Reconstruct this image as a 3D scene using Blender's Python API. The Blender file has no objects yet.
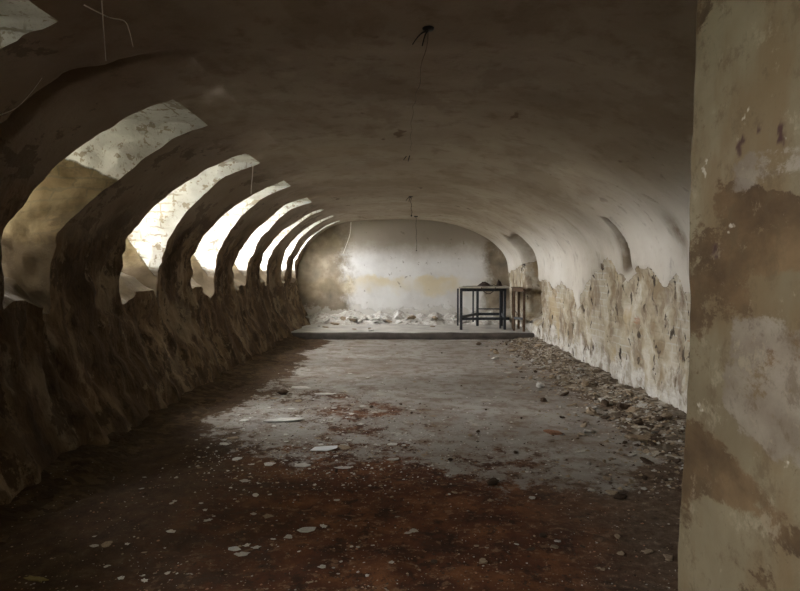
import bpy, math, random
from mathutils import Vector, noise, Matrix
C = bpy.context.scene.collection
SC = bpy.context.scene
R = random.Random(7)
CAM_Z = 1.55
F = 640.0
PITCH = math.atan(24.5 / F)
YAW = math.atan(8.0 / F)
Y0, YE = -3.0, 17.6        # back of the cellar, end wall
PLAT_Y, PLAT_Z = 14.4, 0.14

# ------------------------------------------------------------------ helpers
CAM_M = Matrix.Rotation(YAW, 3, 'Z') @ Matrix.Rotation(math.pi / 2 - PITCH, 3, 'X')

def at_floor(px, py, z=0.0):
    """where the line of sight through a photo pixel meets the level z"""
    d = CAM_M @ Vector(((px - 400) / F, -(py - 295.5) / F, -1.0))
    t = (z - CAM_Z) / d.z
    return Vector((d.x * t, d.y * t, z))

def fbm(x, y, z, octv=4):
    return noise.fractal(Vector((x, y, z)), 0.9, 2.1, octv)

def sstep(a, b, x):
    t = max(0.0, min(1.0, (x - a) / (b - a)))
    return t * t * (3 - 2 * t)

def lerp(a, b, t):
    return a + (b - a) * t

def build(name, verts, faces, m, parent=None, attrs=None, smooth=True, loc=None):
    me = bpy.data.meshes.new(name)
    me.from_pydata([tuple(v) for v in verts], [], faces)
    me.validate()
    if attrs:
        for k, vals in attrs.items():
            a = me.attributes.new(k, 'FLOAT', 'POINT')
            a.data.foreach_set('value', vals)
    if smooth:
        me.polygons.foreach_set('use_smooth', [True] * len(me.polygons))
    me.materials.append(m)
    o = bpy.data.objects.new(name, me)
    C.objects.link(o)
    if parent:
        o.parent = parent
    if loc is not None:
        o.location = loc
    return o

def struct(o):
    o['kind'] = 'structure'
    return o

def tag(o, label, cat, group=None, kind=None):
    o['label'] = label
    o['category'] = cat
    if group:
        o['group'] = group
    if kind:
        o['kind'] = kind
    return o

def thing(name, label, cat, loc=(0, 0, 0), group=None):
    o = bpy.data.objects.new(name, None)
    o.empty_display_size = 0.1
    C.objects.link(o)
    o.location = loc
    return tag(o, label, cat, group)

def grid_faces(nu, nv, keep=None, flip=False):
    f = []
    for i in range(nu - 1):
        for j in range(nv - 1):
            if keep and not keep(i, j):
                continue
            q = (i * nv + j, i * nv + j + 1, (i + 1) * nv + j + 1, (i + 1) * nv + j)
            f.append(q[::-1] if flip else q)
    return f

def subdiv(pts, step):
    out = [pts[0]]
    for a, b in zip(pts, pts[1:]):
        n = max(1, round((b - a) / step))
        for k in range(1, n + 1):
            out.append(a + (b - a) * k / n)
    return out

def catmull(P, per=12):
    out = []
    for i in range(len(P) - 1):
        p0 = P[max(i - 1, 0)]; p1 = P[i]; p2 = P[i + 1]; p3 = P[min(i + 2, len(P) - 1)]
        for k in range(per):
            t = k / per
            out.append(tuple(0.5 * ((2 * b) + (c - a) * t + (2 * a - 5 * b + 4 * c - d) * t * t + (3 * b - a - 3 * c + d) * t ** 3)
                             for a, b, c, d in zip(p0, p1, p2, p3)))
    out.append(tuple(P[-1]))
    return out

def resample(P, step):
    L = [0.0]
    for a, b in zip(P, P[1:]):
        L.append(L[-1] + math.dist(a, b))
    n = max(2, round(L[-1] / step))
    out = []; k = 0
    for i in range(n + 1):
        s = L[-1] * i / n
        while k < len(L) - 2 and L[k + 1] < s:
            k += 1
        t = (s - L[k]) / max(1e-9, L[k + 1] - L[k])
        out.append(tuple(lerp(a, b, max(0, min(1, t))) for a, b in zip(P[k], P[k + 1])))
    return out

def tube(path, r, n=8, cap=True):
    """verts, faces of a round tube along a path"""
    V = []; Fc = []
    path = [Vector(p) for p in path]
    for i, p in enumerate(path):
        t = (path[min(i + 1, len(path) - 1)] - path[max(i - 1, 0)]).normalized()
        u = t.cross(Vector((0.31, 0.17, 0.93)))
        if u.length < 1e-3:
            u = t.cross(Vector((1, 0, 0)))
        u.normalize(); w = t.cross(u)
        rr = r(i / (len(path) - 1)) if callable(r) else r
        for k in range(n):
            a = 2 * math.pi * k / n
            V.append(p + (u * math.cos(a) + w * math.sin(a)) * rr)
    for i in range(len(path) - 1):
        for k in range(n):
            Fc.append((i * n + k, i * n + (k + 1) % n, (i + 1) * n + (k + 1) % n, (i + 1) * n + k))
    if cap:
        Fc.append(tuple(range(n))[::-1])
        Fc.append(tuple((len(path) - 1) * n + k for k in range(n)))
    return V, Fc

def bar(p, q, w, h, bev=0.006, up=(0, 0, 1)):
    """a square bar from p to q with chamfered long edges"""
    p = Vector(p); q = Vector(q)
    t = (q - p).normalized()
    up = Vector(up)
    if abs(t.dot(up)) > 0.95:
        up = Vector((0, 1, 0))
    a = t.cross(up).normalized(); b = a.cross(t)
    x = w / 2; y = h / 2; e = bev
    prof = [(-x + e, -y), (x - e, -y), (x, -y + e), (x, y - e), (x - e, y), (-x + e, y), (-x, y - e), (-x, -y + e)]
    V = [c + a * u + b * v for c in (p, q) for u, v in prof]
    Fc = [(k, (k + 1) % 8, 8 + (k + 1) % 8, 8 + k) for k in range(8)] + [tuple(range(8))[::-1], tuple(range(8, 16))]
    return V, Fc

def join(*parts):
    V = []; Fc = []
    for v, f in parts:
        o = len(V)
        V += list(v)
        Fc += [tuple(i + o for i in q) for q in f]
    return V, Fc

# ------------------------------------------------------------------ materials
class N:
    def __init__(s, name, rough=0.9, spec=0.2):
        s.m = bpy.data.materials.new(name)
        s.m.use_nodes = True
        s.t = s.m.node_tree
        s.t.nodes.clear()
        s.out = s.t.nodes.new('ShaderNodeOutputMaterial')
        s.b = s.t.nodes.new('ShaderNodeBsdfPrincipled')
        s.b.inputs['Roughness'].default_value = rough
        s.b.inputs['Specular IOR Level'].default_value = spec
        s.t.links.new(s.b.outputs[0], s.out.inputs[0])
        tc = s.t.nodes.new('ShaderNodeTexCoord')
        s.co = tc.outputs['Object']
        sep = s.t.nodes.new('ShaderNodeSeparateXYZ')
        s.t.links.new(s.co, sep.inputs[0])
        s.x, s.y, s.z = sep.outputs

    def put(s, sock, v):
        if isinstance(v, bpy.types.NodeSocket):
            s.t.links.new(v, sock)
        elif isinstance(v, tuple) and len(v) == 3 and sock.type == 'RGBA':
            sock.default_value = (*v, 1)
        else:
            sock.default_value = v

    def scaled(s, sx, sy, sz, off=(0, 0, 0)):
        n = s.t.nodes.new('ShaderNodeMapping')
        n.inputs['Scale'].default_value = (sx, sy, sz)
        n.inputs['Location'].default_value = off
        s.t.links.new(s.co, n.inputs['Vector'])
        return n.outputs[0]

    def noise(s, scale, detail=4, rough=0.55, vec=None, dist=0.0):
        n = s.t.nodes.new('ShaderNodeTexNoise')
        n.inputs['Scale'].default_value = scale
        n.inputs['Detail'].default_value = detail
        n.inputs['Roughness'].default_value = rough
        n.inputs['Distortion'].default_value = dist
        s.t.links.new(vec or s.co, n.inputs['Vector'])
        return n.outputs['Fac']

    def vor(s, scale, vec=None, feat='F1', out='Distance'):
        n = s.t.nodes.new('ShaderNodeTexVoronoi')
        n.feature = feat
        n.inputs['Scale'].default_value = scale
        s.t.links.new(vec or s.co, n.inputs['Vector'])
        return n.outputs[out]

    def attr(s, name):
        n = s.t.nodes.new('ShaderNodeAttribute')
        n.attribute_name = name
        return n.outputs['Fac']

    def math(s, op, a, b=0.0, clamp=False):
        n = s.t.nodes.new('ShaderNodeMath')
        n.operation = op
        n.use_clamp = clamp
        s.put(n.inputs[0], a); s.put(n.inputs[1], b)
        return n.outputs[0]

    def map(s, v, a, b, c=0.0, d=1.0):
        n = s.t.nodes.new('ShaderNodeMapRange')
        n.interpolation_type = 'SMOOTHSTEP'
        s.put(n.inputs['Value'], v)
        for k, x in zip(('From Min', 'From Max', 'To Min', 'To Max'), (a, b, c, d)):
            n.inputs[k].default_value = x
        return n.outputs[0]

    def ramp(s, v, *stops):
        n = s.t.nodes.new('ShaderNodeValToRGB')
        e = n.color_ramp.elements
        while len(e) < len(stops):
            e.new(0.5)
        for el, (p, c) in zip(e, stops):
            el.position = p
            el.color = (*c, 1)
        s.put(n.inputs[0], v)
        return n.outputs[0]

    def mix(s, f, a, b, mode='MIX'):
        n = s.t.nodes.new('ShaderNodeMix')
        n.data_type = 'RGBA'
        n.blend_type = mode
        s.put(n.inputs[0], f); s.put(n.inputs[6], a); s.put(n.inputs[7], b)
        return n.outputs[2]

    def color(s, c):
        s.put(s.b.inputs['Base Color'], c)

    def rough(s, v):
        s.put(s.b.inputs['Roughness'], v)

    def bump(s, h, strength=0.5, dist=0.02, prev=None):
        n = s.t.nodes.new('ShaderNodeBump')
        n.inputs['Strength'].default_value = strength
        n.inputs['Distance'].default_value = dist
        s.put(n.inputs['Height'], h)
        if prev:
            s.t.links.new(prev, n.inputs['Normal'])
        s.t.links.new(n.outputs[0], s.b.inputs['Normal'])
        return n.outputs[0]

    def yzvec(s, sy=1.0, sz=1.0):
        n = s.t.nodes.new('ShaderNodeCombineXYZ')
        s.put(n.inputs[0], s.math('MULTIPLY', s.y, sy)); s.put(n.inputs[1], s.math('MULTIPLY', s.z, sz))
        return n.outputs[0]

    def brick(s, vec, a, b, mortar, w=0.29, h=0.095, ms=0.012):
        n = s.t.nodes.new('ShaderNodeTexBrick')
        for k, v in (('Color1', a), ('Color2', b), ('Mortar', mortar)):
            s.put(n.inputs[k], v)
        n.inputs['Scale'].default_value = 1.0
        n.inputs['Mortar Size'].default_value = ms
        n.inputs['Mortar Smooth'].default_value = 0.4
        n.inputs['Brick Width'].default_value = w
        n.inputs['Row Height'].default_value = h
        s.put(n.inputs['Vector'], vec)
        return n.outputs['Color'], n.outputs['Fac']

def flat(name, col, rough=0.8, spec=0.3, var=0.25, scale=8.0, metallic=0.0, bumpd=0.004):
    n = N(name, rough, spec)
    f = n.noise(scale, 5)
    d = tuple(c * (1 - var) for c in col); l = tuple(min(1, c * (1 + var)) for c in col)
    n.color(n.ramp(f, (0.3, d), (0.7, l)))
    n.b.inputs['Metallic'].default_value = metallic
    n.bump(n.noise(scale * 5, 3), 0.4, bumpd)
    return n.m

def vault_nodes(n):
    big = n.noise(0.55, 5, 0.6)
    c = n.ramp(big, (0.3, (0.275, 0.216, 0.159)), (0.5, (0.388, 0.324, 0.253)), (0.72, (0.472, 0.410, 0.333)))
    fine = n.noise(5.0, 6, 0.65)
    c = n.mix(n.map(fine, 0.50, 0.70, 0, 0.6), c, (0.241, 0.184, 0.133))
    c = n.mix(n.map(n.noise(1.6, 6, 0.65, n.scaled(1, 0.6, 1, (2, 6, 4))), 0.50, 0.60, 0, 0.4), c, (0.247, 0.189, 0.133))
    # dark flecks and flaked spots
    fl = n.noise(2.6, 3, 0.5, n.scaled(1.0, 0.55, 1.0, (3, 1, 0)))
    c = n.mix(n.map(fl, 0.70, 0.73, 0, 0.75), c, (0.146, 0.092, 0.062))
    fl2 = n.noise(1.7, 4, 0.5, n.scaled(0.8, 0.7, 1, (11, 4, 0)))
    c = n.mix(n.map(fl2, 0.66, 0.70, 0, 0.35), c, (0.562, 0.486, 0.390))
    return c, fine

def m_vault():
    n = N('old_limewash')
    c, fine = vault_nodes(n)
    n.color(c)
    b = n.bump(fine, 0.35, 0.015)
    n.bump(n.noise(28, 4), 0.3, 0.006, b)
    return n.m

def m_right():
    n = N('flaking_right_wall_plaster')
    peel = n.attr('peel'); stain = n.attr('stain')
    nz = n.noise(6.0, 6, 0.65)
    pe = n.map(n.math('ADD', peel, n.math('MULTIPLY', n.math('SUBTRACT', nz, 0.5), 0.9)), 0.44, 0.56)
    big = n.noise(0.6, 5, 0.6)
    pl = n.ramp(big, (0.3, (0.40, 0.36, 0.30)), (0.5, (0.52, 0.48, 0.42)), (0.7, (0.60, 0.57, 0.52)))
    pl = n.mix(n.map(nz, 0.55, 0.75, 0, 0.3), pl, (0.34, 0.28, 0.22))
    ba, bf = n.brick(n.yzvec(), (0.38, 0.32, 0.24), (0.44, 0.405, 0.33), (0.49, 0.46, 0.40))
    # lime smear over the brick leaves only some courses readable
    sm = n.noise(1.5, 6, 0.6, n.scaled(1, 1, 0.8, (2, 7, 1)))
    ex = n.mix(n.math('MAXIMUM', n.map(sm, 0.42, 0.55, 0.3, 1.0), n.map(n.noise(0.45, 2, 0.5, n.scaled(1, 1, 1, (5, 5.1, 2))), 0.45, 0.52, 0, 1)), ba, n.ramp(n.noise(3.1, 5), (0.35, (0.258, 0.198, 0.124)), (0.5, (0.392, 0.336, 0.244)), (0.65, (0.526, 0.488, 0.411))))
    red = n.noise(2.2, 8, 0.72, n.scaled(1, 1, 2.0, (5, 0, 3)))
    ex = n.mix(n.map(red, 0.64, 0.68, 0, 0.6), ex, (0.344, 0.156, 0.086))
    ye = n.noise(1.3, 3, 0.5, n.scaled(1, 1, 0.7, (9, 9, 3)))
    ex = n.mix(n.map(ye, 0.57, 0.66, 0, 0.55), ex, (0.440, 0.331, 0.180))
    # salt bloom rising from the floor
    sal = n.math('ADD', n.math('MULTIPLY', n.z, -1.0), n.math('MULTIPLY', n.noise(1.6, 6, 0.65), 1.5))
    ex = n.mix(n.map(sal, 0.30, 0.52, 0, 0.85), ex, n.ramp(n.noise(5, 7, 0.7), (0.35, (0.33, 0.295, 0.245)), (0.58, (0.62, 0.605, 0.57))))
    c = n.mix(pe, pl, ex)
    # dark pocks, mostly in the exposed part
    pk = n.noise(5.5, 5, 0.62, n.scaled(1, 1.3, 0.55, (1, 2, 3)))
    c = n.mix(n.math('MULTIPLY', n.map(pk, 0.595, 0.63), n.map(pe, 0, 1, 0.12, 0.95)), c, (0.055, 0.04, 0.03))
    rim = n.math('MULTIPLY', n.map(n.math('ABSOLUTE', n.math('SUBTRACT', pe, 0.5)), 0.2, 0.5, 1, 0), n.map(n.noise(3.0), 0.35, 0.5))  # thin shadow line painted along the torn plaster edge
    c = n.mix(n.math('MULTIPLY', rim, 0.9), c, (0.075, 0.055, 0.04))
    dk = n.noise(2.4, 7, 0.7, n.scaled(1, 1.2, 0.6, (8, 8, 2)))
    c = n.mix(n.math('MULTIPLY', n.map(dk, 0.50, 0.60, 0, 0.75), pe), c, (0.215, 0.165, 0.115))
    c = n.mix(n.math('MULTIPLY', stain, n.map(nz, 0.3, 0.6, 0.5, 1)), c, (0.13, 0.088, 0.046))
    vc, vf = vault_nodes(n)
    up = n.map(n.math('ADD', n.z, n.math('MULTIPLY', n.math('SUBTRACT', n.noise(0.9, 4), 0.5), 0.5)), 2.05, 2.6)
    c = n.mix(up, c, vc)
    n.color(c)
    h = n.math('SUBTRACT', nz, n.math('MULTIPLY', bf, n.math('MULTIPLY', pe, 0.6)))
    h = n.math('SUBTRACT', h, n.math('MULTIPLY', n.map(pk, 0.63, 0.68), 1.5))
    inv = n.map(n.z, 2.35, 2.7, 1, 0)
    b = n.bump(n.math('MULTIPLY', h, inv), 0.7, 0.03)
    b = n.bump(n.math('MULTIPLY', vf, n.map(n.z, 2.35, 2.7)), 0.35, 0.015, b)
    n.bump(n.noise(28, 4), 0.35, 0.006, b)
    return n.m

def m_left():
    n = N('dark_rough_wall')
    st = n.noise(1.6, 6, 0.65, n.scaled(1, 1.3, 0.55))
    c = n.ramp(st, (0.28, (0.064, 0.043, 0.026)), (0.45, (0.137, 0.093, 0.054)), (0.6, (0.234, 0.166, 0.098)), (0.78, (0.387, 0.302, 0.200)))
    mid = n.noise(4.5, 5, 0.6, n.scaled(1, 1.2, 0.45, (4, 0, 0)))
    c = n.mix(n.map(mid, 0.50, 0.62, 0, 0.8), c, (0.089, 0.062, 0.040))
    pt = n.noise(1.1, 4, 0.6, n.scaled(1, 1.0, 0.7, (7, 3, 1)))
    c = n.mix(n.map(pt, 0.57, 0.65, 0, 0.55), c, (0.339, 0.271, 0.185))
    rg = n.noise(3.4, 8, 0.72, n.scaled(1, 1.1, 0.75, (1, 9, 4)))
    c = n.mix(n.map(rg, 0.53, 0.57, 0, 0.7), c, (0.048, 0.033, 0.020))
    rh = n.noise(2.6, 8, 0.72, n.scaled(1, 1.1, 0.8, (6, 2, 2)))
    c = n.mix(n.map(rh, 0.57, 0.61, 0, 0.6), c, (0.322, 0.256, 0.164))
    v = n.attr('vault')
    vc, vf = vault_nodes(n)
    haunch = n.ramp(n.noise(0.9, 5), (0.3, (0.237, 0.184, 0.126)), (0.7, (0.391, 0.328, 0.246)))
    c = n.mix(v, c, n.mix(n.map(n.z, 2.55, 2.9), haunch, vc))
    sm = n.noise(2.0, 8, 0.7, n.scaled(1, 0.8, 1.2, (3, 3, 3)))
    c = n.mix(n.math('MULTIPLY', n.map(sm, 0.55, 0.58, 0, 0.5), n.map(n.z, 2.75, 2.9, 1, 0)), c, (0.083, 0.057, 0.039))
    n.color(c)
    inv = n.map(n.z, 2.5, 2.85, 1, 0)
    b = n.bump(n.math('MULTIPLY', mid, inv), 0.8, 0.05)
    b = n.bump(n.math('MULTIPLY', n.noise(9, 5, 0.65), inv), 0.7, 0.025, b)
    b = n.bump(n.math('MULTIPLY', vf, n.map(n.z, 2.5, 2.85)), 0.35, 0.015, b)
    n.bump(n.noise(28, 4), 0.3, 0.006, b)
    return n.m

def m_jamb():
    n = N('whitewashed_window_reveal')
    d = n.attr('bare')
    nz = n.noise(3.2, 6, 0.65)
    pe = n.map(n.math('ADD', d, n.math('MULTIPLY', n.math('SUBTRACT', nz, 0.5), 0.8)), 0.42, 0.58)
    w = n.ramp(n.noise(1.6, 5), (0.3, (0.50, 0.49, 0.455)), (0.6, (0.66, 0.655, 0.635)))
    pk = n.noise(9.0, 4, 0.6, n.scaled(1, 1, 1.0, (3, 1, 2)))
    w = n.mix(n.map(pk, 0.58, 0.62, 0, 0.75), w, (0.26, 0.20, 0.13))
    pk2 = n.noise(22.0, 5, 0.65, n.scaled(1, 1, 0.7, (6, 1, 2)))
    w = n.mix(n.map(pk2, 0.58, 0.63, 0, 0.6), w, (0.30, 0.25, 0.19))
    cmb = n.t.nodes.new('ShaderNodeCombineXYZ')
    wv = n.math('MULTIPLY', n.math('SUBTRACT', n.noise(2.0, 5), 0.5), 0.22)
    n.put(cmb.inputs[0], n.math('ADD', n.x, wv)); n.put(cmb.inputs[1], n.math('ADD', n.z, wv))
    ba, bf = n.brick(cmb.outputs[0], (0.163, 0.116, 0.063), (0.197, 0.150, 0.088), (0.129, 0.102, 0.063), 0.3, 0.10, 0.012)
    br = n.mix(n.map(n.noise(2.4, 5), 0.42, 0.6, 0.2, 0.95), ba, n.ramp(n.noise(4, 5), (0.35, (0.082, 0.060, 0.031)), (0.65, (0.211, 0.170, 0.103))))
    w = n.mix(n.math('MULTIPLY', bf, n.map(n.noise(1.7, 4), 0.48, 0.6, 0, 0.75)), w, (0.27, 0.225, 0.16))
    c = n.mix(pe, w, br)
    c = n.mix(n.map(n.math('ADD', n.attr('soil'), n.math('MULTIPLY', n.math('SUBTRACT', n.noise(3.0, 5), 0.5), 0.8)), 0.3, 0.7, 0, 0.95), c, (0.055, 0.04, 0.024))
    c = n.mix(n.math('MULTIPLY', n.map(n.noise(2.2, 6, 0.68, n.scaled(1, 1, 1.6, (3, 3, 8))), 0.48, 0.58, 0, 0.7), pe), c, (0.075, 0.055, 0.033))
    n.color(c)
    b = n.bump(n.math('SUBTRACT', nz, n.math('MULTIPLY', pe, 0.6)), 0.7, 0.04)
    n.bump(n.noise(22, 4), 0.4, 0.01, b)
    return n.m

def m_end():
    n = N('end_wall_limewash')
    nz = n.noise(1.1, 6, 0.62)
    c = n.ramp(nz, (0.3, (0.62, 0.605, 0.585)), (0.55, (0.75, 0.745, 0.735)), (0.75, (0.80, 0.80, 0.79)))
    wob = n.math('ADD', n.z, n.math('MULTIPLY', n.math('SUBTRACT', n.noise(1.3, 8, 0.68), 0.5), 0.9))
    # old ochre dado band
    yb = n.math('MULTIPLY', n.map(wob, 0.80, 1.0), n.map(wob, 1.30, 1.44, 1, 0))
    yb = n.math('MULTIPLY', yb, n.map(n.noise(0.9, 4, 0.5, n.scaled(1, 1, 1, (4, 4, 4))), 0.40, 0.62, 0.05, 0.75))
    c = n.mix(yb, c, (0.70, 0.60, 0.38))
    up = n.map(wob, 1.70, 2.45, 0, 0.92)  # upper wall darkened, partly shade painted in as soot colour
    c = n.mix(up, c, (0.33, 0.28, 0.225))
    # grey-brown at the two sides: painted shade mixed with some stain
    dm = n.attr('shade_stain')
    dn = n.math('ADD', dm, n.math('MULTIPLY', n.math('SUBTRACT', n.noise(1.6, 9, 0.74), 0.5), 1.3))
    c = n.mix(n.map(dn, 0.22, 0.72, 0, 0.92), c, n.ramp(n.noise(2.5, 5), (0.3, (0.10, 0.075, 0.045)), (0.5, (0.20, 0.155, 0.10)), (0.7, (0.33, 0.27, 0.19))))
    low = n.math('ADD', n.math('MULTIPLY', n.z, -1.0), n.math('MULTIPLY', n.noise(2.6, 6, 0.65), 1.0))
    c = n.mix(n.map(low, -0.06, 0.02, 0, 0.6), c, (0.56, 0.53, 0.49))
    pk = n.noise(6, 4, 0.6)
    c = n.mix(n.math('MULTIPLY', n.map(pk, 0.66, 0.69), 0.5), c, (0.2, 0.16, 0.12))
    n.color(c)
    b = n.bump(nz, 0.5, 0.03)
    n.bump(n.map(low, -0.06, 0.0), 0.7, 0.03, b)
    return n.m

def m_pier():
    n = N('stained_pier_plaster', 0.85)
    n.co = n.scaled(1, 0.55, 1)
    nz = n.noise(2.6, 6, 0.65)
    vs = n.noise(3.5, 5, 0.6, n.scaled(1, 1, 0.25))
    c = n.ramp(n.noise(1.5, 5, 0.6), (0.3, (0.128, 0.102, 0.060)), (0.5, (0.175, 0.144, 0.089)), (0.7, (0.221, 0.186, 0.123)))
    c = n.mix(n.map(vs, 0.5, 0.64, 0, 0.6), c, (0.120, 0.078, 0.035))
    st = n.attr('stain')
    sv = n.math('ADD', st, n.math('MULTIPLY', n.math('SUBTRACT', n.noise(5.5, 9, 0.74), 0.5), 2.0))
    brown = n.ramp(n.noise(4.5, 5, 0.6), (0.35, (0.047, 0.027, 0.013)), (0.5, (0.081, 0.050, 0.024)), (0.68, (0.140, 0.091, 0.045)))
    c = n.mix(n.map(sv, 0.42, 0.55, 0, 0.92), c, brown)
    grey = n.attr('grey')
    gv = n.math('ADD', grey, n.math('MULTIPLY', n.math('SUBTRACT', n.noise(6.5, 9, 0.74), 0.5), 2.0))
    c = n.mix(n.map(gv, 0.42, 0.6, 0, 0.85), c, n.ramp(n.noise(7, 5), (0.35, (0.144, 0.116, 0.085)), (0.65, (0.225, 0.192, 0.152))))
    mo = n.noise(16, 8, 0.75, n.scaled(1, 1, 0.6))
    c = n.mix(n.map(mo, 0.5, 0.64, 0, 0.55), c, (0.078, 0.054, 0.028))
    mo2 = n.noise(11, 8, 0.75, n.scaled(1, 1, 0.6, (3, 3, 3)))
    c = n.mix(n.map(mo2, 0.56, 0.66, 0, 0.5), c, (0.256, 0.215, 0.149))
    pk = n.noise(9, 4, 0.6, n.scaled(1, 1, 0.7, (2, 5, 0)))
    c = n.mix(n.map(pk, 0.69, 0.72, 0, 0.8), c, (0.38, 0.345, 0.28))
    pd = n.noise(7, 3, 0.6, n.scaled(1, 1, 0.6, (7, 5, 8)))
    c = n.mix(n.map(pd, 0.735, 0.75, 0, 0.9), c, (0.07, 0.035, 0.025))
    c = n.mix(n.attr('hole'), c, (0.05, 0.025, 0.02))
    n.color(c)
    b = n.bump(nz, 0.5, 0.02)
    n.bump(n.noise(30, 5, 0.6), 0.5, 0.006, b)
    return n.m

def m_floor():
    n = N('dirty_concrete_floor', 0.6, 0.4)
    d = n.attr('dirt')
    nz = n.noise(2.2, 7, 0.68)
    fine = n.noise(14, 7, 0.75)
    grit = n.noise(7, 8, 0.78, n.scaled(1, 0.8, 1, (2, 2, 0)))
    dv = n.math('ADD', d, n.math('MULTIPLY', n.math('SUBTRACT', nz, 0.5), 1.0))
    dv = n.math('ADD', dv, n.math('MULTIPLY', n.math('SUBTRACT', grit, 0.5), 1.5))
    con = n.ramp(n.noise(0.8, 6, 0.6), (0.3, (0.175, 0.150, 0.126)), (0.5, (0.264, 0.244, 0.221)), (0.7, (0.359, 0.342, 0.320)))
    con = n.mix(n.map(nz, 0.48, 0.66, 0, 0.75), con, (0.152, 0.105, 0.068))
    con = n.mix(n.map(n.noise(6.5, 6, 0.7, n.scaled(1, 0.8, 1, (1, 7, 0))), 0.49, 0.60, 0, 0.7), con, (0.137, 0.085, 0.052))
    con = n.mix(n.map(n.noise(3.3, 5, 0.6, n.scaled(1, 0.7, 1, (5, 2, 0))), 0.62, 0.70, 0, 0.5), con, (0.525, 0.480, 0.414))
    dirt = n.ramp(n.noise(3.0, 6, 0.65, n.scaled(1, 1, 1, (3, 8, 0))), (0.3, (0.044, 0.023, 0.017)), (0.5, (0.112, 0.045, 0.023)), (0.68, (0.229, 0.099, 0.043)))
    dirt = n.mix(n.map(grit, 0.52, 0.60, 0, 0.7), dirt, (0.034, 0.020, 0.015))
    dirt = n.mix(n.map(fine, 0.54, 0.62, 0, 0.7), dirt, (0.272, 0.165, 0.099))
    gb = n.attr('greyness')
    dirt = n.mix(n.math('MULTIPLY', gb, 0.85), dirt, n.ramp(fine, (0.35, (0.068, 0.049, 0.035)), (0.65, (0.204, 0.157, 0.116))))
    dirt = n.mix(n.math('MULTIPLY', n.attr('leftness'), 0.85), dirt, n.ramp(grit, (0.35, (0.031, 0.020, 0.013)), (0.55, (0.071, 0.048, 0.028)), (0.7, (0.144, 0.107, 0.074))))
    w = n.map(dv, 0.38, 0.58)
    c = n.mix(w, con, dirt)
    sp = n.noise(26, 3, 0.6)
    c = n.mix(n.map(sp, 0.70, 0.73, 0, 0.65), c, (0.42, 0.39, 0.34))
    sp2 = n.noise(17, 4, 0.6, n.scaled(1, 1, 1, (9, 1, 0)))
    c = n.mix(n.map(sp2, 0.66, 0.70, 0, 0.7), c, (0.07, 0.045, 0.03))
    n.color(c)
    n.rough(n.mix(w, n.ramp(nz, (0.35, (0.42,) * 3), (0.65, (0.68,) * 3)), (0.95, 0.95, 0.95)))
    n.put(n.b.inputs['Specular IOR Level'], n.map(w, 0, 1, 0.45, 0.12))
    b = n.bump(nz, 0.4, 0.03)
    b = n.bump(fine, 0.5, 0.02, b)
    return n.m

M = dict(vault=m_vault(), right=m_right(), left=m_left(), jamb=m_jamb(), end=m_end(), pier=m_pier(), floor=m_floor())
M['platform'] = flat('worn_platform_concrete', (0.42, 0.40, 0.37), 0.65, 0.35, 0.28, 3.0)
M['kerb'] = flat('dark_kerb', (0.075, 0.064, 0.055), 0.75, 0.3, 0.4, 4.0)
M['steel'] = flat('dark_painted_steel', (0.030, 0.033, 0.040), 0.5, 0.4, 0.4, 14.0)
M['rust'] = flat('rusty_brown_wood', (0.105, 0.068, 0.045), 0.85, 0.2, 0.4, 9.0)
M['board'] = flat('dusty_board', (0.46, 0.42, 0.36), 0.8, 0.2, 0.3, 6.0)
M['rag'] = flat('dark_rag', (0.055, 0.040, 0.034), 0.95, 0.1, 0.4, 16.0)
M['black'] = flat('black_bakelite', (0.012, 0.011, 0.011), 0.5, 0.4, 0.3, 20.0)
M['wire'] = flat('old_cable', (0.05, 0.04, 0.033), 0.7, 0.3, 0.3, 20.0)
M['oldcable'] = flat('limewashed_cable', (0.24, 0.20, 0.165), 0.9, 0.1, 0.3, 20.0)
M['web'] = flat('dusty_cobweb', (0.80, 0.77, 0.70), 0.95, 0.1, 0.15, 20.0)
M['white'] = flat('white_card', (0.74, 0.77, 0.80), 0.7, 0.3, 0.06, 9.0, bumpd=0.001)
M['chip'] = flat('plaster_chip', (0.44, 0.42, 0.385), 0.9, 0.15, 0.3, 9.0)
M['chipw'] = flat('pale_plaster_chip', (0.58, 0.57, 0.54), 0.9, 0.15, 0.2, 9.0)
M['chipb'] = flat('brown_plaster_chip', (0.30, 0.235, 0.165), 0.9, 0.15, 0.35, 9.0)
M['chipd'] = flat('dark_crumb', (0.075, 0.052, 0.036), 0.95, 0.1, 0.4, 14.0)
M['brickred'] = flat('broken_brick_red', (0.36, 0.20, 0.13), 0.95, 0.1, 0.3, 14.0)
M['ochre'] = flat('dry_leaf_ochre', (0.22, 0.17, 0.06), 0.8, 0.2, 0.3, 14.0)
M['sky_blocker'] = flat('sky_blocker_render', (0.13, 0.12, 0.10), 0.9, 0.1, 0.2, 1.5)
M['ground'] = flat('outdoor_ground', (0.22, 0.23, 0.17), 0.95, 0.1, 0.3, 1.0)

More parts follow.
